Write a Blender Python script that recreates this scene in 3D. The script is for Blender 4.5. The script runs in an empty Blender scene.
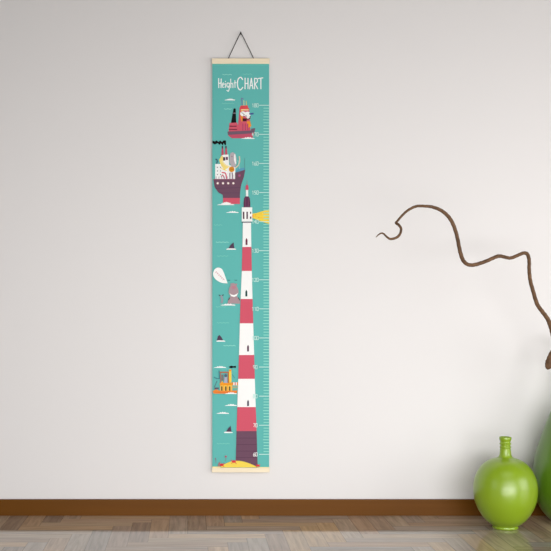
import bpy, bmesh, math, random
from mathutils import Vector
random.seed(7)
S = bpy.context.scene
COL = S.collection
F, PX, PY, D = 1100.0, 190.0, 305.0, 3.793      # focal length in px, vanishing point, distance to the wall
K = F / D                                       # 290 px per metre on the wall
CH = 0.724                                      # camera height

def wx(px, y=D): return (px - PX) * y / F
def wz(py, y=D): return CH + (PY - py) * y / F

# ------------------------------------------------------------ materials
def srgb(r, g, b):
    f = lambda c: (c/255/12.92) if c/255 <= .04045 else ((c/255+.055)/1.055)**2.4
    return (f(r), f(g), f(b), 1)

def mat(name, rgb, rough=.5, spec=.5, coat=0, coat_rough=.05, noise=0, nscale=20, bump=0, bscale=200):
    m = bpy.data.materials.new(name); m.use_nodes = True
    nt = m.node_tree; b = nt.nodes['Principled BSDF']
    c = srgb(*rgb)
    b.inputs['Base Color'].default_value = c
    b.inputs['Roughness'].default_value = rough
    b.inputs['Specular IOR Level'].default_value = spec
    b.inputs['Coat Weight'].default_value = coat
    b.inputs['Coat Roughness'].default_value = coat_rough
    tc = nt.nodes.new('ShaderNodeTexCoord')
    if noise:
        n = nt.nodes.new('ShaderNodeTexNoise'); n.inputs['Scale'].default_value = nscale
        n.inputs['Detail'].default_value = 5
        nt.links.new(tc.outputs['Object'], n.inputs['Vector'])
        r = nt.nodes.new('ShaderNodeValToRGB')
        r.color_ramp.elements[0].position = .3; r.color_ramp.elements[1].position = .7
        r.color_ramp.elements[0].color = (c[0]*(1-noise), c[1]*(1-noise), c[2]*(1-noise), 1)
        r.color_ramp.elements[1].color = (min(1, c[0]*(1+noise)), min(1, c[1]*(1+noise)), min(1, c[2]*(1+noise)), 1)
        nt.links.new(n.outputs['Fac'], r.inputs['Fac']); nt.links.new(r.outputs['Color'], b.inputs['Base Color'])
    if bump:
        n = nt.nodes.new('ShaderNodeTexNoise'); n.inputs['Scale'].default_value = bscale
        nt.links.new(tc.outputs['Object'], n.inputs['Vector'])
        bp = nt.nodes.new('ShaderNodeBump'); bp.inputs['Strength'].default_value = bump; bp.inputs['Distance'].default_value = .002
        nt.links.new(n.outputs['Fac'], bp.inputs['Height']); nt.links.new(bp.outputs['Normal'], b.inputs['Normal'])
    return m

def grain_mat(name, rgb, amount=.15, scale=(3, 60, 60), rough=.5, spec=.5):
    m = mat(name, rgb, rough, spec); nt = m.node_tree; b = nt.nodes['Principled BSDF']; c = srgb(*rgb)
    tc = nt.nodes.new('ShaderNodeTexCoord'); mp = nt.nodes.new('ShaderNodeMapping'); mp.inputs['Scale'].default_value = scale
    n = nt.nodes.new('ShaderNodeTexNoise'); n.inputs['Scale'].default_value = 1; n.inputs['Detail'].default_value = 6
    r = nt.nodes.new('ShaderNodeValToRGB'); r.color_ramp.elements[0].position = .3; r.color_ramp.elements[1].position = .7
    r.color_ramp.elements[0].color = tuple(v*(1-amount) for v in c[:3]) + (1,)
    r.color_ramp.elements[1].color = tuple(min(1, v*(1+amount)) for v in c[:3]) + (1,)
    L = nt.links.new
    L(tc.outputs['Object'], mp.inputs['Vector']); L(mp.outputs[0], n.inputs['Vector']); L(n.outputs['Fac'], r.inputs['Fac'])
    L(r.outputs['Color'], b.inputs['Base Color'])
    return m

def floor_mat():
    """Parquet: straight-laid herringbone of 5:1 staves, grain along every stave."""
    m = bpy.data.materials.new('herringbone_parquet'); m.use_nodes = True
    nt = m.node_tree; b = nt.nodes['Principled BSDF']; L = nt.links.new
    def val(x):
        n = nt.nodes.new('ShaderNodeValue'); n.outputs[0].default_value = x; return n.outputs[0]
    def M(op, a, b_=None, c_=None):
        n = nt.nodes.new('ShaderNodeMath'); n.operation = op
        for k, v in enumerate((a, b_, c_)):
            if v is None: continue
            if isinstance(v, (int, float)): n.inputs[k].default_value = v
            else: L(v, n.inputs[k])
        return n.outputs[0]
    tc = nt.nodes.new('ShaderNodeTexCoord'); sx = nt.nodes.new('ShaderNodeSeparateXYZ'); L(tc.outputs['Object'], sx.inputs[0])
    w = FLOOR_W; n5 = 5
    u = M('MULTIPLY_ADD', sx.outputs['X'], 1/w, FLOOR_U); v = M('MULTIPLY_ADD', sx.outputs['Y'], 1/w, FLOOR_V)
    i = M('FLOOR', u); j = M('FLOOR', v)
    d = M('FLOORED_MODULO', M('ADD', M('SUBTRACT', i, j), .25), 2*n5); d = M('FLOOR', d)
    hor = M('LESS_THAN', d, n5 - .5)                     # 1: stave lies along the wall
    ver = M('SUBTRACT', 1, hor)
    # ids
    ida = M('ADD', M('MULTIPLY', hor, M('SUBTRACT', i, d)), M('MULTIPLY', ver, i))
    idb = M('ADD', M('MULTIPLY', hor, j), M('MULTIPLY', ver, M('ADD', M('ADD', j, d), 57)))
    along = M('ADD', M('MULTIPLY', hor, M('SUBTRACT', u, M('SUBTRACT', i, d))),
              M('MULTIPLY', ver, M('ADD', M('SUBTRACT', v, j), M('SUBTRACT', 2*n5 - 1, d))))
    across = M('ADD', M('MULTIPLY', hor, M('FRACT', v)), M('MULTIPLY', ver, M('FRACT', u)))
    cv = nt.nodes.new('ShaderNodeCombineXYZ'); L(ida, cv.inputs[0]); L(idb, cv.inputs[1]); L(hor, cv.inputs[2])
    wn = nt.nodes.new('ShaderNodeTexWhiteNoise'); wn.noise_dimensions = '3D'; L(cv.outputs[0], wn.inputs['Vector'])
    ramp = nt.nodes.new('ShaderNodeValToRGB'); cr = ramp.color_ramp; cr.interpolation = 'LINEAR'
    cols = FLOOR_COLS
    cr.elements[0].position = 0; cr.elements[0].color = srgb(*cols[0])
    cr.elements[1].position = 1; cr.elements[1].color = srgb(*cols[-1])
    for k, c in enumerate(cols[1:-1]):
        e = cr.elements.new((k+1)/(len(cols)-1)); e.color = srgb(*c)
    L(wn.outputs['Value'], ramp.inputs['Fac'])
    # grain
    g = nt.nodes.new('ShaderNodeCombineXYZ')
    L(M('MULTIPLY', along, .35), g.inputs[0]); L(M('MULTIPLY', across, 5), g.inputs[1]); L(M('MULTIPLY', wn.outputs['Value'], 91), g.inputs[2])
    gn = nt.nodes.new('ShaderNodeTexNoise'); gn.inputs['Scale'].default_value = 1.0; gn.inputs['Detail'].default_value = 4; gn.inputs['Distortion'].default_value = .6
    L(g.outputs[0], gn.inputs['Vector'])
    gr = M('MULTIPLY_ADD', gn.outputs['Fac'], 1.1, .45)
    # joint lines
    e1 = M('MINIMUM', M('MINIMUM', across, M('SUBTRACT', 1, across)), M('MINIMUM', along, M('SUBTRACT', n5, along)))
    jt = M('MULTIPLY_ADD', M('GREATER_THAN', e1, .018), .35, .65)
    f = M('MULTIPLY', gr, jt)
    mx = nt.nodes.new('ShaderNodeVectorMath'); mx.operation = 'SCALE'
    L(ramp.outputs['Color'], mx.inputs[0]); L(f, mx.inputs['Scale'])
    L(mx.outputs[0], b.inputs['Base Color'])
    b.inputs['Roughness'].default_value = FLOOR_ROUGH
    b.inputs['Specular IOR Level'].default_value = FLOOR_SPEC
    return m

FLOOR_W = .0608; FLOOR_U = 8.122; FLOOR_V = .8
FLOOR_COLS = [(146, 130, 116), (186, 162, 138), (158, 150, 140), (204, 176, 142), (166, 142, 122), (174, 164, 152), (190, 162, 126)]
FLOOR_ROUGH = .06; FLOOR_SPEC = .32

# ------------------------------------------------------------ mesh helpers
def link(name, bm, mats, parent=None, smooth=False, loc=None):
    me = bpy.data.meshes.new(name); bm.normal_update(); bm.to_mesh(me); bm.free()
    for m in (mats if isinstance(mats, (list, tuple)) else [mats]): me.materials.append(m)
    if smooth:
        for p in me.polygons: p.use_smooth = True
    o = bpy.data.objects.new(name, me); COL.objects.link(o)
    if loc: o.location = loc
    if parent: o.parent = parent
    return o

def box_bm(x0, x1, y0, y1, z0, z1, bevel=0, seg=2):
    bm = bmesh.new(); bmesh.ops.create_cube(bm, size=1)
    for v in bm.verts:
        v.co = Vector(((x0+x1)/2 + v.co.x*(x1-x0), (y0+y1)/2 + v.co.y*(y1-y0), (z0+z1)/2 + v.co.z*(z1-z0)))
    if bevel: bmesh.ops.bevel(bm, geom=bm.edges[:], offset=bevel, segments=seg, affect='EDGES', profile=.7)
    return bm

def struct(name, bm, m):
    o = link(name, bm, m); o['kind'] = 'structure'; return o

def thing(name, label, cat, loc):
    o = bpy.data.objects.new(name, None); COL.objects.link(o); o.location = loc; o.empty_display_size = .05
    o['label'] = label; o['category'] = cat; return o

def catmull(pts, n=8):
    out = []
    for i in range(len(pts)-1):
        p0 = pts[max(i-1, 0)]; p1 = pts[i]; p2 = pts[i+1]; p3 = pts[min(i+2, len(pts)-1)]
        for k in range(n):
            t = k/n
            out.append(tuple(.5*((2*b)+(-a+c)*t+(2*a-5*b+4*c-d)*t*t+(-a+3*b-3*c+d)*t**3) for a, b, c, d in zip(p0, p1, p2, p3)))
    out.append(tuple(pts[-1])); return out

def tube_bm(pts, n=12, bm=None, wob=0, flat=1.0):
    """pts: (x,y,z,r); closed rounded ends, parallel transport frames."""
    bm = bm or bmesh.new(); rings = []; P = [Vector(p[:3]) for p in pts]
    T = [(P[min(i+1, len(P)-1)] - P[max(i-1, 0)]).normalized() for i in range(len(P))]
    a = Vector((0, 1, 0)); a = (a - T[0]*a.dot(T[0])).normalized()
    for i, p in enumerate(P):
        a = (a - T[i]*a.dot(T[i])).normalized(); b = T[i].cross(a)
        ring = []
        for k in range(n):
            t = 2*math.pi*k/n
            r = pts[i][3]*(1 + wob*math.sin(3*t + i*.7)*.5 + wob*math.sin(i*1.9 + t))
            ring.append(bm.verts.new(p + a*math.cos(t)*r*flat + b*math.sin(t)*r))
        rings.append(ring)
    for r0, r1 in zip(rings, rings[1:]):
        for k in range(n): bm.faces.new((r0[k], r0[(k+1) % n], r1[(k+1) % n], r1[k]))
    for ring, p, t, s in ((rings[0], P[0], T[0], -1), (rings[-1], P[-1], T[-1], 1)):
        r = pts[0 if s < 0 else -1][3]
        c = bm.verts.new(p + t*s*r*.6)
        for k in range(n):
            f = (ring[k], ring[(k+1) % n], c); bm.faces.new(f if s > 0 else f[::-1])
    bmesh.ops.recalc_face_normals(bm, faces=bm.faces[:])
    return bm

def lathe_bm(prof, n=96):
    """prof: (r,z) from outer bottom centre round to inner bottom centre."""
    bm = bmesh.new(); rings = []
    for r, z in prof:
        if r < 1e-5: rings.append([bm.verts.new((0, 0, z))])
        else: rings.append([bm.verts.new((r*math.cos(2*math.pi*k/n), r*math.sin(2*math.pi*k/n), z)) for k in range(n)])
    for a, b in zip(rings, rings[1:]):
        for k in range(n):
            k2 = (k+1) % n
            if len(a) == 1 and len(b) == 1: continue
            if len(a) == 1: bm.faces.new((a[0], b[k2], b[k]))
            elif len(b) == 1: bm.faces.new((a[k], a[k2], b[0]))
            else: bm.faces.new((a[k], a[k2], b[k2], b[k]))
    bmesh.ops.recalc_face_normals(bm, faces=bm.faces[:])
    return bm

# ------------------------------------------------------------ the room
XL, XR, YB, H = -3.0, 4.6, -2.6, 2.6
wall_m = mat('white_plaster', (233, 230, 229), rough=.75, spec=.2, bump=.04, bscale=160)
ceil_m = mat('ceiling_grey', (182, 178, 174), rough=.9, spec=.1)
base_m = grain_mat('brown_skirting', (106, 64, 14), .06, (1.5, 30, 60), rough=.35, spec=.12)
struct('floor', box_bm(XL-.1, XR+.1, YB, D+.1, -.05, 0), floor_mat())
struct('wall_back', box_bm(XL-.1, XR+.1, D, D+.1, 0, H), wall_m)
bm = box_bm(XL, XR+.1, D-.012, D, 0, .0552)
for e in [e for e in bm.edges if all(v.co.y < D-.01 and v.co.z > .05 for v in e.verts)]:
    bmesh.ops.bevel(bm, geom=[e], offset=.003, segments=3, affect='EDGES', profile=.5); break
struct('baseboard_back', bm, base_m)

# ------------------------------------------------------------ height chart
X0, X1, YT, YBOT = 211.9, 269.5, 58.6, 472.2
SHY = D - .014                                  # face of the paper
KS = F/SHY; cx0 = wx((X0+X1)/2, SHY)
chart = thing('height_chart', 'tall teal hanging height chart with a red and white lighthouse, ships and centimetre marks', 'height chart', (cx0, D, wz(YBOT, SHY)))
def cp(px, py): return ((px - (X0+X1)/2)/KS, (YBOT - py)/KS)   # chart-local

MATS = {}; ORDER = []
def cidx(rgb):
    if rgb not in MATS:
        MATS[rgb] = mat('print_%d_%d_%d' % rgb, rgb, rough=.7, spec=.15); ORDER.append(rgb)
    return ORDER.index(rgb)
TEAL = (100, 188, 182)
art = bmesh.new(); layer = [0]
def front(): 
    layer[0] += 1
    return SHY - D - 1.6e-5*layer[0]
cidx(TEAL)
x0, z0 = cp(X0+.4, 470); x1, z1 = cp(X1-.4, 61)
sb = box_bm(x0, x1, SHY-D, SHY-D+.0012, z0, z1); tmp = bpy.data.meshes.new('t'); sb.to_mesh(tmp); sb.free(); art.from_mesh(tmp); bpy.data.meshes.remove(tmp)

def poly(pts, rgb, y=None):
    y = front() if y is None else y
    P = [cp(*p) for p in pts]
    A = sum(P[i][0]*P[(i+1) % len(P)][1]-P[(i+1) % len(P)][0]*P[i][1] for i in range(len(P)))
    if A < 0: P = P[::-1]
    f = art.faces.new([art.verts.new((a, y, b)) for a, b in P]); f.material_index = cidx(rgb)
    if f.calc_area() < 1e-10: pass
    return f
def rect(x0, y0, x1, y1, rgb, y=None): poly([(x0, y0), (x1, y0), (x1, y1), (x0, y1)], rgb, y)
def ell(cx, cy, rx, ry, rgb, n=20, a0=0, a1=360, y=None):
    m_ = n if a1-a0 == 360 else n+1
    poly([(cx+rx*math.cos(math.radians(a0+(a1-a0)*k/n)), cy+ry*math.sin(math.radians(a0+(a1-a0)*k/n))) for k in range(m_)], rgb, y)
def stroke(pts, w, rgb):
    y = front()
    for (ax, ay), (bx, by) in zip(pts, pts[1:]):
        dx, dy = bx-ax, by-ay; l = math.hypot(dx, dy) or 1; nx, ny = -dy/l*w/2, dx/l*w/2; ex, ey = dx/l*w*.25, dy/l*w*.25
        poly([(ax+nx-ex, ay+ny-ey), (bx+nx+ex, by+ny+ey), (bx-nx+ex, by-ny+ey), (ax-nx-ex, ay-ny-ey)], rgb, y); y -= 1e-6
def smooth_stroke(pts, w, rgb, n=4): stroke(catmull(pts, n), w, rgb)

WHITE = (252, 252, 250); RED = (214, 90, 110); PURP = (112, 78, 98); DARK = (66, 58, 74); BLK = (12, 12, 14)
YEL = (248, 220, 92); ORA = (240, 150, 50); CRIM = (198, 84, 108); GREY = (176, 150, 156); PALE = (158, 226, 212); FAINT = (128, 208, 194)
LT = (205, 240, 232); CRM = (250, 232, 170)

# title, drawn letter by letter
def glyph(lst, w=.8, c=WHITE):
    for s in lst: stroke(s, w, c)
glyph([[(218.6, 78.4), (218.8, 87.8)], [(221.2, 78.8), (221, 87.8)], [(218.6, 83.6), (221.2, 82.8)]], .95)
smooth_stroke([(222.3, 85.2), (224.2, 84.4), (223.2, 82.9), (222.2, 84.8), (222.7, 87.2), (224.4, 87)], .75, WHITE)
glyph([[(225.5, 83.2), (225.6, 87.6)]], .8); ell(225.5, 81.4, .5, .5, WHITE)
smooth_stroke([(229.2, 83.4), (227.4, 83), (226.9, 85.6), (228.2, 87.3), (229.3, 85.4)], .85, WHITE)
smooth_stroke([(229.4, 83), (229.3, 88), (228.4, 91.2), (226.8, 90.2)], .85, WHITE)
glyph([[(230.7, 79), (230.8, 87.8)]], .85); smooth_stroke([(230.9, 84.2), (232.2, 83.2), (232.9, 85), (232.9, 87.8)], .8, WHITE)
glyph([[(234.9, 80.4), (235, 87.6)], [(233.9, 83), (236.2, 82.6)]], .8)
smooth_stroke([(242.6, 79.6), (240.8, 77.3), (238.3, 79), (237.4, 83.6), (238.2, 88), (240.4, 89.9), (242.8, 87.4)], 1.05, WHITE, 6)
glyph([[(245.1, 78), (245, 89)], [(248, 78.2), (248, 88.8)], [(245, 83.8), (248, 83.2)]], 1.0)
glyph([[(249.6, 89), (251.3, 78.2), (252.9, 88.8)], [(250.1, 85.6), (252.5, 85.4)]], .95)
glyph([[(254.6, 78.2), (254.5, 89)], [(255, 83.6), (257.6, 88.8)]], .95); smooth_stroke([(254.5, 78.4), (257, 78.8), (257.2, 82), (254.7, 83.6)], .95, WHITE)
glyph([[(258, 78.5), (262.9, 77.9)], [(260.8, 78.4), (260.9, 89)]], 1.0)

def squiggle(xa, xb, y, c=FAINT, w=.5):
    n = max(3, int((xb-xa)/1.6)); stroke([(xa+(xb-xa)*k/n, y+(.35 if k % 2 else -.35)) for k in range(n+1)], w, c)
def cloud(xa, xb, y, h=1.4):
    L_ = xb-xa; pts = [(xa, y+.5), (xa+L_*.12, y-.1*h), (xa+L_*.25, y-.2*h), (xa+L_*.33, y-.75*h), (xa+L_*.42, y-.4*h), (xa+L_*.5, y-h), (xa+L_*.6, y-.5*h),
                       (xa+L_*.68, y-.9*h), (xa+L_*.78, y-.3*h), (xa+L_*.9, y-.25*h), (xb, y+.1), (xb-.2, y+.6)]
    poly(pts, WHITE)
squiggle(222.5, 231.8, 74.6, PALE); squiggle(243, 252, 74.2); cloud(224.5, 235.2, 99.8); squiggle(222, 234, 103.4); squiggle(224, 231.8, 109, PALE)
cloud(226, 238.6, 212.3); squiggle(216, 228.5, 242.2, PALE); squiggle(217, 229, 322.8); squiggle(223.5, 235.5, 345.6, PALE)
cloud(213.5, 226, 367.3); cloud(224.6, 237, 405.3); cloud(216.2, 229, 413.2); squiggle(217, 229.5, 443.6); squiggle(216, 226, 306.8)
squiggle(214, 222, 225); squiggle(217, 228, 384.0 - 128)

# red tug boat with its captain
poly([(233.4, 109), (235.7, 109), (236.3, 123), (230.9, 123)], BLK); ell(234.6, 109.2, 1.2, .9, BLK); rect(233.1, 112.6, 235.9, 113.8, (120, 110, 120))
poly([(229.5, 123), (237.2, 122.6), (239.5, 131.5), (228.6, 131.5)], RED)
rect(229.3, 125.8, 236.6, 126.7, (90, 30, 50)); rect(229, 129, 237, 129.9, (110, 40, 60))
poly([(239.6, 107), (249.2, 108), (250.4, 131.5), (237.5, 131.5), (238.5, 120)], RED)
poly([(240.8, 110), (243, 109.4), (243, 121), (241.4, 121.8), (240.4, 116)], ORA)
rect(241, 109.2, 248.6, 110.4, CRM); poly([(240.4, 105.6), (247.8, 105.4), (248.2, 109.3), (240.2, 109.5)], (226, 78, 84))
ell(243, 113.8, 2.9, 2.5, WHITE); ell(247.4, 114.6, 3.1, 3, WHITE); ell(248.9, 117.6, 1.9, 1.5, WHITE)
stroke([(241.4, 112.6), (243.4, 113.6)], .5, DARK); ell(244, 114.6, .55, .5, DARK); ell(246, 115.4, .5, .45, DARK); stroke([(243.4, 116), (246.8, 116.6)], .6, (150, 120, 130))
poly([(249, 113.2), (253.6, 112.8), (253.6, 114.4), (249.4, 114.8)], (70, 90, 150))
smooth_stroke([(250.2, 116.4), (249.6, 118.6), (246.6, 119.2), (243.2, 119)], 1.0, (70, 40, 50))
rect(242.6, 118.4, 246.6, 121.3, (70, 26, 36)); poly([(246.6, 121.5), (250, 121), (251.4, 126), (248.4, 128)], ORA)
for xx in (242.5, 245, 247.5): rect(xx, 123.6, xx+.7, 130.5, (170, 60, 110))
stroke([(241.4, 98.4), (242.2, 104.6)], 1.0, (120, 130, 170)); stroke([(243.8, 100.5), (243.9, 105.5)], .5, CRM); stroke([(246.2, 101), (246.4, 105.4)], .5, YEL); stroke([(241.2, 98.3), (243.4, 98.8)], .9, (120, 130, 170))
poly([(227.4, 132.2), (250.8, 130.8), (251.6, 128.8), (255.2, 128.2), (254.2, 133.2), (252.4, 138.3), (232, 138.3), (228.6, 136)], CRIM)
poly([(227.4, 131.6), (250.8, 130.6), (251.4, 128.7), (255.3, 128.1), (254.4, 132.4), (250, 133.6), (228, 135)], (116, 92, 110))
ell(252.6, 134.6, .8, .8, LT); cloud(241, 254.6, 138.4, 1.5)

# steam ship with the elephant
poly([(212.4, 140.6), (215, 141.4), (216.6, 140.4), (218.4, 142), (220.2, 140.5), (222, 142), (223.6, 140.4), (226, 140.5), (226, 145), (224.9, 145.2), (223.6, 143), (222.8, 145.6), (221, 143.4), (219.4, 145), (217.8, 143.2), (214.8, 144.6), (212.4, 143)], BLK)
for xa in (221.4, 225): poly([(xa, 155.4), (xa+.3, 147), (xa+1.7, 146.4), (xa+2.5, 155.4)], CRIM); rect(xa+.3, 146, xa+1.6, 148.6, DARK)
poly([(215.2, 164), (221, 164), (221, 156.4), (223, 154.8), (228.4, 154.6), (229.2, 165), (235.3, 167), (235.3, 179.2), (215.2, 179.2)], WHITE)
poly([(219, 160), (221.6, 155.6), (223, 156.4), (223.4, 163), (228.6, 167.4), (224.6, 170), (221.2, 166)], (250, 226, 130))
smooth_stroke([(222, 161), (225.4, 165), (229.5, 167)], 1.3, CRM); stroke([(221, 168.5), (226.5, 170.6)], .9, YEL)
rect(223.1, 157.2, 225.2, 160.6, DARK); rect(225.7, 157, 227.9, 160, (110, 60, 90))
poly([(229.6, 156), (230.6, 153), (232.8, 152.2), (235.2, 153.8), (236.4, 158), (236.4, 164), (234.8, 167.4), (231.6, 167), (229.4, 162)], (186, 176, 182))
ell(232, 156.6, .6, .6, (130, 110, 120)); poly([(234.2, 154), (235.4, 154.4), (236.2, 163.6), (235.1, 164.2), (234, 160)], WHITE)
smooth_stroke([(235.4, 168), (238.4, 165), (239.6, 161), (239.3, 156.5)], 1.1, (226, 206, 180)); smooth_stroke([(232.6, 167.6), (231, 172), (233.4, 176)], 1.4, (226, 226, 226))
ell(231.6, 169.4, 2.8, 2.8, (222, 146, 40)); stroke([(229.8, 169), (233.4, 169.8)], .5, (180, 100, 30))
smooth_stroke([(222, 172.6), (225.4, 173.4), (226.6, 178.6)], 1.3, (214, 96, 116)); smooth_stroke([(221.2, 177), (222.8, 175), (224.4, 179)], .9, CRIM)
for xx in (229.4, 231.8): rect(xx, 172.6, xx+1, 179, (140, 110, 130))
for yy in (167.4, 171, 174.6):
    for xx in (217.4, 220.6): rect(xx-.45, yy-.5, xx+.45, yy+.5, (70, 90, 100))
for k in range(7): rect(215.8+k*2.8, 176.4, 216.5+k*2.8, 178.8, (190, 176, 190))
smooth_stroke([(215.6, 159.4), (216.8, 159.6), (217.2, 161.6), (216.6, 163.6)], 1.0, (60, 84, 110))
poly([(235.2, 172.4), (238.6, 168.4), (244.8, 167.6), (245.2, 170.2), (239, 172)], (92, 160, 190))
stroke([(244.6, 158.4), (244.7, 170)], .4, (90, 130, 130)); stroke([(237.8, 160), (239.6, 169)], .3, LT)
poly([(213.2, 179), (235.1, 179), (235.1, 172.8), (245.2, 169.8), (243.9, 176.8), (241.2, 185), (240.1, 192.2), (239.9, 198.2), (223, 198.2), (222.7, 195), (218, 192.2), (214.6, 187)], PURP)
poly([(213.2, 179), (235.1, 179), (235.1, 180), (213.4, 180)], (140, 84, 104)); stroke([(215.4, 188.4), (240.4, 187.6)], .4, (92, 62, 90)); stroke([(219, 193), (240, 193)], .35, (92, 62, 90))
ell(239.4, 175.6, 1.3, 1.4, (180, 80, 110)); ell(239.4, 175.6, .6, .6, (120, 110, 180))
for xx in (217.7, 223, 228.2, 233.3): ell(xx, 183.3, 1.25, 1.25, (224, 190, 180)); ell(xx, 183.3, .8, .8, WHITE)
rect(223, 198, 239.9, 204, RED); cloud(216.8, 234.2, 204.6, 1.8); cloud(221, 231, 203.2, 1.4)

# beam and lighthouse
poly([(252, 213.8), (256, 213.2), (269.1, 209.2), (269.1, 224), (262, 221.8), (252, 217.8)], (248, 216, 76))
for (a, b) in (((254, 215), (268.3, 213)), ((254.5, 216.4), (268.3, 218.8))): stroke([a, b], .5, (250, 196, 60))
ell(252.3, 216, 1.1, 1.6, ORA); ell(255.6, 215, .5, .5, (236, 120, 50)); ell(258.8, 217.6, .4, .4, (236, 120, 50)); ell(262.4, 213.4, .4, .4, (250, 236, 130))
def tx(y):
    tab = [(222, 242.9, 251), (247, 242.4, 251.3), (271, 241.8, 251.8), (299, 240.6, 252.5), (323.3, 239.8, 253.2), (355, 239, 254.1), (379, 238.2, 254.8), (407, 237.3, 255.7), (431, 236.5, 256.6), (467, 235.6, 257.6)]
    for a, b in zip(tab, tab[1:]):
        if a[0] <= y <= b[0]: t = (y-a[0])/(b[0]-a[0]); return a[1]+t*(b[1]-a[1]), a[2]+t*(b[2]-a[2])
for ya, yb, c in ((222, 247, WHITE), (247, 271, RED), (271, 299, WHITE), (299, 323.3, RED), (323.3, 355, WHITE), (355, 378.8, RED), (378.8, 407, WHITE), (407, 431, RED), (431, 467, PURP)):
    (a, b), (c0, d0) = tx(ya), tx(yb); poly([(a, ya), (b, ya), (d0, yb), (c0, yb)], c)
for yy in (438, 444.5, 451, 457.5): a, b = tx(yy); stroke([(a+.4, yy), (b-.4, yy)], .55, (96, 62, 84))
rect(241.8, 207.4, 252.2, 221.6, WHITE); rect(241.6, 221.8, 251.2, 222.7, DARK)
for xx in (243.6, 247.1): rect(xx-.75, 211.8, xx+.75, 219, (80, 48, 66))
rect(250, 211.8, 251.2, 213.8, (70, 50, 70)); rect(250, 216.6, 251.4, 219, (70, 50, 70))
poly([(243.6, 207.4), (243.5, 203), (244, 198.6), (245.4, 196.3), (248.4, 196.3), (249.8, 198.6), (250.3, 203), (250.2, 207.4)], (98, 54, 84))
for xx in (245.4, 248.4): stroke([(xx, 198), (xx, 207)], .35, (130, 80, 104))
rect(245.9, 189.8, 248.1, 196.4, WHITE); poly([(245.4, 190), (245.6, 186.4), (246.6, 184.6), (247.4, 184.6), (248.4, 186.4), (248.6, 190)], (206, 84, 108)); stroke([(247, 180.6), (247, 184.8)], .4, (150, 110, 120))
for (xx, ya, yb, c) in ((246.5, 237.8, 245, (112, 50, 72)), (246.3, 289.6, 296.4, (34, 74, 70)), (248, 344.6, 351.4, (96, 60, 84)), (248, 399.6, 406, (80, 70, 90))):
    poly([(xx-.95, yb), (xx-.95, ya+2), (xx, ya), (xx+.95, ya+2), (xx+.95, yb)], c)

# shark fins
def fin(pts, xa, xb, y): poly(pts, (84, 66, 88)); poly([(xa, y), (xa+2, y-.6), (xb-2, y-.5), (xb, y), (xb-.4, y+.7), (xa+.4, y+.7)], WHITE)
fin([(228.2, 248.6), (230.6, 245), (233.6, 242.4), (234.4, 248.6)], 226.2, 236.2, 249)
fin([(216.8, 340.6), (217.8, 336.4), (219.4, 334.8), (221.4, 337), (223.2, 340.6)], 216.2, 225.4, 340.9)
fin([(225.8, 432), (228, 428.4), (230.6, 425.8), (231.6, 432)], 223.8, 232.8, 432.2)

# speech bubble and the hippo
b_ = catmull([(213, 273.2), (214.6, 269.4), (218, 267.6), (221.6, 268.8), (223.8, 272.6), (225.6, 277.6), (227.6, 283.4)], 4) + catmull([(227.6, 283.4), (221.6, 282.8), (216.4, 280), (213.6, 276.6), (213, 273.2)], 4)[1:-1]
poly(b_, WHITE)
for k in range(6):
    xx, yy = 216 + k*1.45, 272.2 + k*1.45; stroke([(xx-.5, yy+.6), (xx+.2, yy-.7), (xx+.9, yy+.5)], .45, (214, 150, 160))
poly(catmull([(227.6, 303.6), (228.4, 299.4), (230.4, 296.4), (228.6, 292.6), (229.6, 287.4), (231.4, 284), (233.4, 283), (235.6, 284.4), (237.6, 288), (238.6, 292.4), (237, 296.4), (239.4, 299), (240, 303.6)], 3), GREY)
ell(233.6, 287.4, 2.2, 1.8, (190, 132, 146)); ell(231.2, 284.2, .9, .9, GREY); ell(236.3, 284.4, .9, .9, GREY)
poly([(229.4, 293.2), (231.6, 294.6), (234, 295), (236.2, 294.2), (238, 292.8), (236.6, 296), (234, 297), (231.2, 296.2)], WHITE)
stroke([(227.8, 280.3), (230, 280.2)], .6, (60, 110, 110)); stroke([(234.6, 280.1), (237, 280.3)], .6, (60, 110, 110))
stroke([(229.4, 297.8), (228.6, 300)], .9, (90, 80, 80)); stroke([(238.2, 297.6), (239.6, 300)], .9, (60, 84, 84))
smooth_stroke([(219, 295), (221.2, 296), (223.4, 294.8)], .9, (66, 80, 90)); smooth_stroke([(221.2, 296), (222.2, 299.6), (221.6, 302.8)], 2.2, (150, 160, 168))
cloud(220.2, 235.4, 304.9, 1.5)

# orange paddle boat
poly([(229.4, 366.3), (231.4, 365.6), (233.2, 366.2), (236, 365.7), (235.8, 367.9), (233.4, 367.5), (231.2, 368.2), (229.2, 367.6)], BLK)
poly([(229, 382.6), (229, 371), (229.6, 369.2), (230.8, 369.2), (231.4, 371), (231.5, 382.6)], (250, 210, 80)); rect(229, 369.6, 231.4, 371, ORA)
rect(219.8, 371.6, 229, 373, (186, 112, 84)); rect(220.2, 373, 221.1, 383, (176, 110, 90)); rect(227.8, 373, 228.9, 383, (196, 112, 60)); rect(221.1, 378.6, 227.8, 379.3, (150, 110, 100))
rect(221.6, 374.6, 223.4, 380.6, (130, 120, 120)); ell(225.7, 375.4, 1.4, 1.6, (92, 104, 128)); poly([(224.4, 377), (227, 377), (227.4, 382.8), (224, 382.8)], (176, 178, 200))
poly([(219.8, 384.2), (222.4, 380.6), (224, 384.2)], (250, 180, 70)); rect(219.8, 382.8, 232, 385.4, (244, 156, 40)); rect(220.2, 385.2, 232.2, 391, (248, 196, 84))
for xx in (221.8, 225.8, 229.7): rect(xx-.7, 386.4, xx+.7, 390.6, (80, 70, 50))
rect(223.4, 385.2, 224, 391, ORA); rect(227.4, 385.2, 228, 391, ORA)
for k, c in enumerate((ORA, WHITE, (226, 100, 70), WHITE, ORA)): rect(232.2+k*1.15, 382.2, 233.35+k*1.15, 385.4, c)
rect(232.2, 385.2, 237.6, 389.6, (120, 186, 168)); stroke([(232.4, 387.2), (237.6, 387)], .5, ORA)
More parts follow.
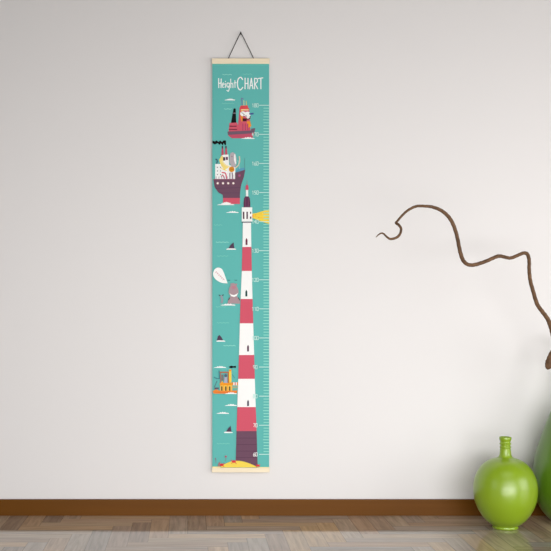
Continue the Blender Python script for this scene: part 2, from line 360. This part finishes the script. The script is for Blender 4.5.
poly([(212.6, 391), (216, 389.2), (220.2, 390.8), (237.4, 390.4), (236.4, 393.6), (213.8, 393.6)], (240, 140, 60)); rect(214.4, 391.8, 236.6, 392.5, (230, 110, 50))
cloud(224.8, 236.8, 393.4, 1.5)
GB = (74, 130, 140)
stroke([(219, 370.6), (219.6, 378.4)], .9, GB); stroke([(214, 377.2), (217, 378.6), (219.8, 378.4)], .9, GB); stroke([(217, 381), (214.4, 386.8)], .7, (90, 110, 120)); rect(214.4, 387.4, 218.8, 389.2, (96, 92, 110)); stroke([(232.4, 374.6), (234.6, 378)], .5, GB)

# sand, crabs, plants
poly([(219.6, 467.3)] + [(220+38.4*t, 467.2-6.6*math.sin(math.pi*(t**.85))) for t in [k/20 for k in range(1, 20)]] + [(258.6, 467.3)], (247, 218, 90))
for (cx_, cy_, s) in ((221.6, 464.6, 1), (233.8, 461.4, 1), (258, 465.4, .8)):
    ell(cx_, cy_, 2*s, 1.3*s, (222, 62, 70)); 
    for sg in (-1, 1):
        stroke([(cx_+sg*1.4*s, cy_), (cx_+sg*2.6*s, cy_-1.6*s)], .6*s, (222, 62, 70)); stroke([(cx_+sg*1.2*s, cy_+.6*s), (cx_+sg*2.4*s, cy_+2.1*s)], .6*s, (214, 60, 70))
stroke([(215.6, 458.4), (216, 462.6)], .5, (140, 110, 130)); ell(215.5, 458.6, .6, .8, (150, 110, 130)); ell(225.8, 456.4, 1.1, 1, (190, 96, 120)); stroke([(225.9, 457.4), (225.4, 461)], .4, (150, 120, 120)); smooth_stroke([(218, 467), (218.8, 463.4), (220.4, 461.6)], .6, (200, 80, 100))
rect(X0+.5, 466.4, 220, 467.6, CRM); rect(258.4, 466.9, X1-.5, 467.8, CRM)

# centimetre scale
SEG = {'0': [[(0, 0), (1, 0), (1, 2), (0, 2), (0, 0)]], '1': [[(.2, .4), (.6, 0), (.6, 2)]], '2': [[(0, .2), (.5, 0), (1, .4), (.9, .9), (0, 2), (1, 2)]],
       '3': [[(0, 0), (1, 0), (.4, .8), (1, 1.2), (.8, 1.9), (0, 2)]], '4': [[(.7, 2), (.7, 0), (0, 1.3), (1, 1.3)]], '5': [[(1, 0), (.1, 0), (0, .9), (.9, .9), (.9, 1.9), (0, 2)]],
       '6': [[(.8, 0), (.1, .9), (.1, 2), (1, 2), (1, 1.1), (.1, 1.1)]], '7': [[(0, 0), (1, 0), (.4, 2)]], '8': [[(.1, 0), (.9, 0), (.9, .9), (.1, .9), (.1, 0)], [(0, .9), (1, .9), (1, 2), (0, 2), (0, .9)]],
       '9': [[(1, 1), (0, 1), (0, 0), (1, 0), (1, 1), (.4, 2)]]}
for k in range(13):
    yy = 105.5 + 29.05*k; lab = str(180-10*k); sc = 1.65; n_ = len(lab); xs = 252.0 if n_ == 3 else 253.2
    on_dark = k >= 11
    stroke([(259.2, yy), (269.0, yy)], .75, LT)
    for q, ch in enumerate(lab):
        for s in SEG[ch]: stroke([(xs+q*2.3+a*1.55, yy-1.7+b*1.75) for a, b in s], .55 if not on_dark else .5, LT if not on_dark else WHITE)
    if k < 12:
        for t in range(1, 10): stroke([(263.6 if t != 5 else 263.1, yy+2.905*t), (269.0, yy+2.905*t)], .8, PALE)
link('printed_sheet', art, [MATS[c] for c in ORDER], chart)

wood_m = grain_mat('pale_slat_wood', (246, 230, 200), .05, (8, 200, 120), rough=.6, spec=.3)
def slat(name, ya, yb):
    (xa, zb), (xb, za) = cp(X0, yb), cp(X1, ya)
    o = link(name, box_bm(xa, xb, -.0190, -.0070, zb, za, .0012), wood_m, chart); return o
a = slat('slat', YT, 64.0); a['label'] = 'top pale wooden slat'
a = slat('slat', 467.6, YBOT); a['label'] = 'bottom pale wooden slat'
cord_m = mat('black_cord', (48, 44, 44), rough=.8)
pt = []
for (px, py) in ((228.3, 60), (228.3, 58.3), (240.0, 33.6), (240.8, 33.0), (241.6, 33.6), (253.6, 58.3), (253.6, 60)):
    a_, b_ = cp(px, py); pt.append((a_, -.0125 if py > 50 else -.0105, b_, .0014))
link('hanging_cord', tube_bm(catmull(pt, 3), 8), cord_m, chart, True)
nail = link('nail', lathe_bm([(0, 0), (.0013, 0), (.0013, .0145), (.0026, .0145), (.0028, .0157), (0, .0162)], 16), mat('dark_metal', (60, 56, 54), rough=.35), None, True, (wx(240.8), D, wz(33.5, SHY)-.001))
nail.rotation_euler = (math.pi/2, 0, 0)
nail['label'] = 'tiny dark nail in the wall holding up the black cord of the height chart'; nail['category'] = 'nail'

# ------------------------------------------------------------ vases
def glaze(name, rgb, rough=.28):
    m = mat(name, rgb, rough=.5, spec=.3, coat=.85, coat_rough=rough, noise=.03, nscale=4); m.node_tree.nodes['Principled BSDF'].inputs['Coat IOR'].default_value = 1.6; return m
green = glaze('lime_glaze', (136, 166, 18)); green2 = glaze('leaf_green_glaze', (84, 122, 16))

def dense(prof, n=6): return [(max(0, a), b) for a, b in catmull(prof, n)]
# small bottle vase: px radii about its axis, px heights
SY = D - .224; ks = F/SY; yb = PY + CH*ks
def S_(l): return [(r*.98/ks, (yb-y)/ks) for r, y in l]
sv = thing('bottle_vase', 'round lime green glossy vase with a short ringed neck, standing on the floor', 'vase', (wx(505.3, SY), SY, 0))
body = S_([(0, yb-1.2), (10.4, yb-1.2), (10.8, yb), (12.2, yb), (12.9, yb-.8), (12.8, yb-1.8), (12.2, yb-2.6)])
body += dense(S_([(12.3, 525.4), (15.8, 523.2), (21.4, 518.2), (26.8, 510.2), (30.4, 501.4), (31.9, 492), (31.4, 482.8), (28.9, 474.4), (24.4, 467), (18.4, 461.6), (12.4, 458.8), (8, 457.4), (6.3, 455.6), (5.7, 453)]), 6)[1:]
body += dense(S_([(5.7, 453), (5.5, 450), (5.5, 449.2)]), 2)[1:]
link('body', lathe_bm(body), green, sv, True)
neck = dense(S_([(5.4, 449.2), (5.2, 448.2), (5.9, 447), (5.1, 445.8), (5.1, 444.8), (5.9, 443.6), (5.1, 442.4), (5.1, 441.2), (5.8, 440), (6.1, 438.4), (5.9, 437), (5.2, 436.8), (4.6, 437.4), (4.3, 439), (4.2, 448)]), 5)
neck += S_([(4.2, 456), (0, 456.5)])
link('neck', lathe_bm(neck, 64), green, sv, True)

# tall vase, partly out of frame
BY = D - .146; kb = F/BY; yc = PY + CH*kb
def B_(l): return [(r/kb, (yc-y)/kb) for r, y in l]
bv = thing('teardrop_vase', 'tall dark green glossy teardrop vase holding the branch, cut off by the right edge', 'vase', (wx(573.2, BY), BY, 0))
prof = B_([(0, yc-1.5), (17, yc-1.5), (17.4, yc), (19.4, yc), (20.2, yc-1)]) + dense(B_([(20.2, yc-1.6), (24, 518.4), (30, 511.5), (35.2, 502), (38.2, 491), (39.2, 480), (38.6, 469), (36.4, 456), (33, 443.5), (28.4, 430), (22.2, 413.6), (16, 401), (11.6, 391), (9.4, 382), (8.8, 376), (9.6, 370), (11, 366.4), (10.6, 365.6), (9.4, 366.4), (8, 372), (7.4, 380), (8, 386)]), 5)
prof += B_([(12, 400), (30, 450), (33, 482), (24, 510), (0, 517)])
link('body', lathe_bm(prof), green2, bv, True)

# ------------------------------------------------------------ branch
bark = grain_mat('brown_bark', (106, 78, 55), .35, (60, 60, 60), rough=.7, spec=.3)
bark.node_tree.nodes['Principled BSDF'].inputs['Roughness'].default_value = .65
def BR(px, py, r, dy=0):
    y = BY + dy; return (wx(px, y), y, wz(py, y), r/(F/y))
main = [(577, 500, 2.6), (575, 450, 2.8), (573.4, 410, 2.9), (573.5, 385, 2.9), (573, 368, 2.9), (571, 352, 2.9), (567, 343, 3.0), (562.5, 342, 3.0), (559, 347, 2.9), (557, 350, 2.8), (555.6, 347, 2.6), (554.2, 340, 2.5), (552.6, 332.5, 2.4), (550.4, 325.5, 2.3), (548, 319.6, 2.2), (543, 312.4, 2.1), (537.6, 305, 2.05), (533.6, 293, 1.95), (530.4, 281, 1.9), (529.2, 271, 1.8), (529.1, 261, 1.8), (527.6, 254.6, 1.9), (524, 253, 1.8), (518.5, 255, 1.75), (510.8, 258, 1.75), (505.4, 257.2, 1.8), (499, 256, 1.9), (493.4, 258, 1.85), (484, 262, 1.9), (474.5, 264.8, 1.9), (467.5, 264.4, 1.9), (463, 260, 2), (460.2, 252, 2), (457.6, 239, 1.9), (454, 226.4, 1.9), (449, 217.4, 1.9), (442.6, 211.4, 1.8), (434, 207.4, 1.7), (425.6, 206.2, 1.5), (416.6, 206.3, 1.4), (409, 209.6, 1.3), (402.6, 215, 1.2), (397.8, 220.6, 1.2), (396, 223, 1.3), (398.6, 224.8, 1.4), (401, 228.8, 1.3), (400, 234, 1.3), (396.4, 237.6, 1.3), (390.6, 239, 1.2), (387, 237, 1), (383.6, 233.8, .9), (381.2, 233.2, .8), (378.4, 234.8, .65), (376, 237.2, .35)]
def dep(k, n): t = k/n; return -.42*max(0, t-.12)**.8 if t > .12 else 0
pts = [BR(a, b, r, dep(k, len(main))) for k, (a, b, r) in enumerate(main)]
br = thing('twisted_branch', 'bare twisted brown branch arching left from the tall green vase', 'branch', pts[0][:3])
o = Vector(pts[0][:3])
def loc(L_): return [(a-o.x, b-o.y, c-o.z, r) for a, b, c, r in L_]
link('stem', tube_bm(catmull(loc(pts), 6), 12, wob=.05), bark, br, True)
st = [(556.4, 347, 2.8), (554, 351.5, 3.4), (551.4, 357, 3.9), (549.6, 362, 4.0), (548.4, 366.2, 3.4), (547.8, 368.6, 2.2)]
tw = [BR(a, b, r, dep(9, len(main))) for a, b, r in st]
t_ = link('twig', tube_bm(catmull(loc(tw), 5), 12, wob=.05), bark, br, True); t_['label'] = 'thick cut side twig pointing down'

# ------------------------------------------------------------ light
def area(name, loc_, target, sx, sy, power, color=(1, 1, 1), spread=180):
    l = bpy.data.lights.new(name, 'AREA'); l.shape = 'RECTANGLE'; l.size = sx; l.size_y = sy; l.energy = power; l.color = color; l.spread = math.radians(spread)
    o = bpy.data.objects.new(name, l); COL.objects.link(o); o.location = loc_
    o.rotation_euler = (Vector(target)-Vector(loc_)).to_track_quat('-Z', 'Y').to_euler(); return o
area('fill_light_front', (1.2, -.3, 1.15), (1.1, D, .1), 4, 2.2, 12.2, spread=60)  # added broad fill, narrowed spread lets the wall fade towards its top left
area('window_light_right', (3.2, 2.0, .8), (1.0, D, .3), 1.6, 1.4, 30)
area('fill_light_low', (.8, .2, .35), (.7, D, .3), 3.0, .6, 52.5)  # added unseen strip near the floor, brightens the lower wall
area('fill_light_overhead', (.8, 1.6, 2.5), (.8, 1.6, 0), 2.0, 1.2, 10)  # added overhead fill to lift the floor, no fixture there
area('window_light_left', (-1.7, 1.7, 1.1), (.6, 3.0, .6), 1.2, 1.7, 8.5)
w = bpy.data.worlds.new('world'); S.world = w; w.use_nodes = True
w.node_tree.nodes['Background'].inputs['Color'].default_value = (1, .985, .97, 1)
w.node_tree.nodes['Background'].inputs['Strength'].default_value = .02

# ------------------------------------------------------------ camera
cam = bpy.data.cameras.new('camera'); co = bpy.data.objects.new('camera', cam); COL.objects.link(co)
co.location = (0, 0, CH); co.rotation_euler = (math.pi/2, 0, 0)
cam.sensor_width = 36; cam.lens = F/551*36; cam.clip_start = .05
cam.shift_x = (275.5-PX)/551; cam.shift_y = (PY-275.5)/551
S.camera = co
S.view_settings.view_transform = 'Standard'; S.view_settings.look = 'None'
S.view_settings.exposure = .03; S.view_settings.gamma = 1; S.view_settings.use_curve_mapping = False
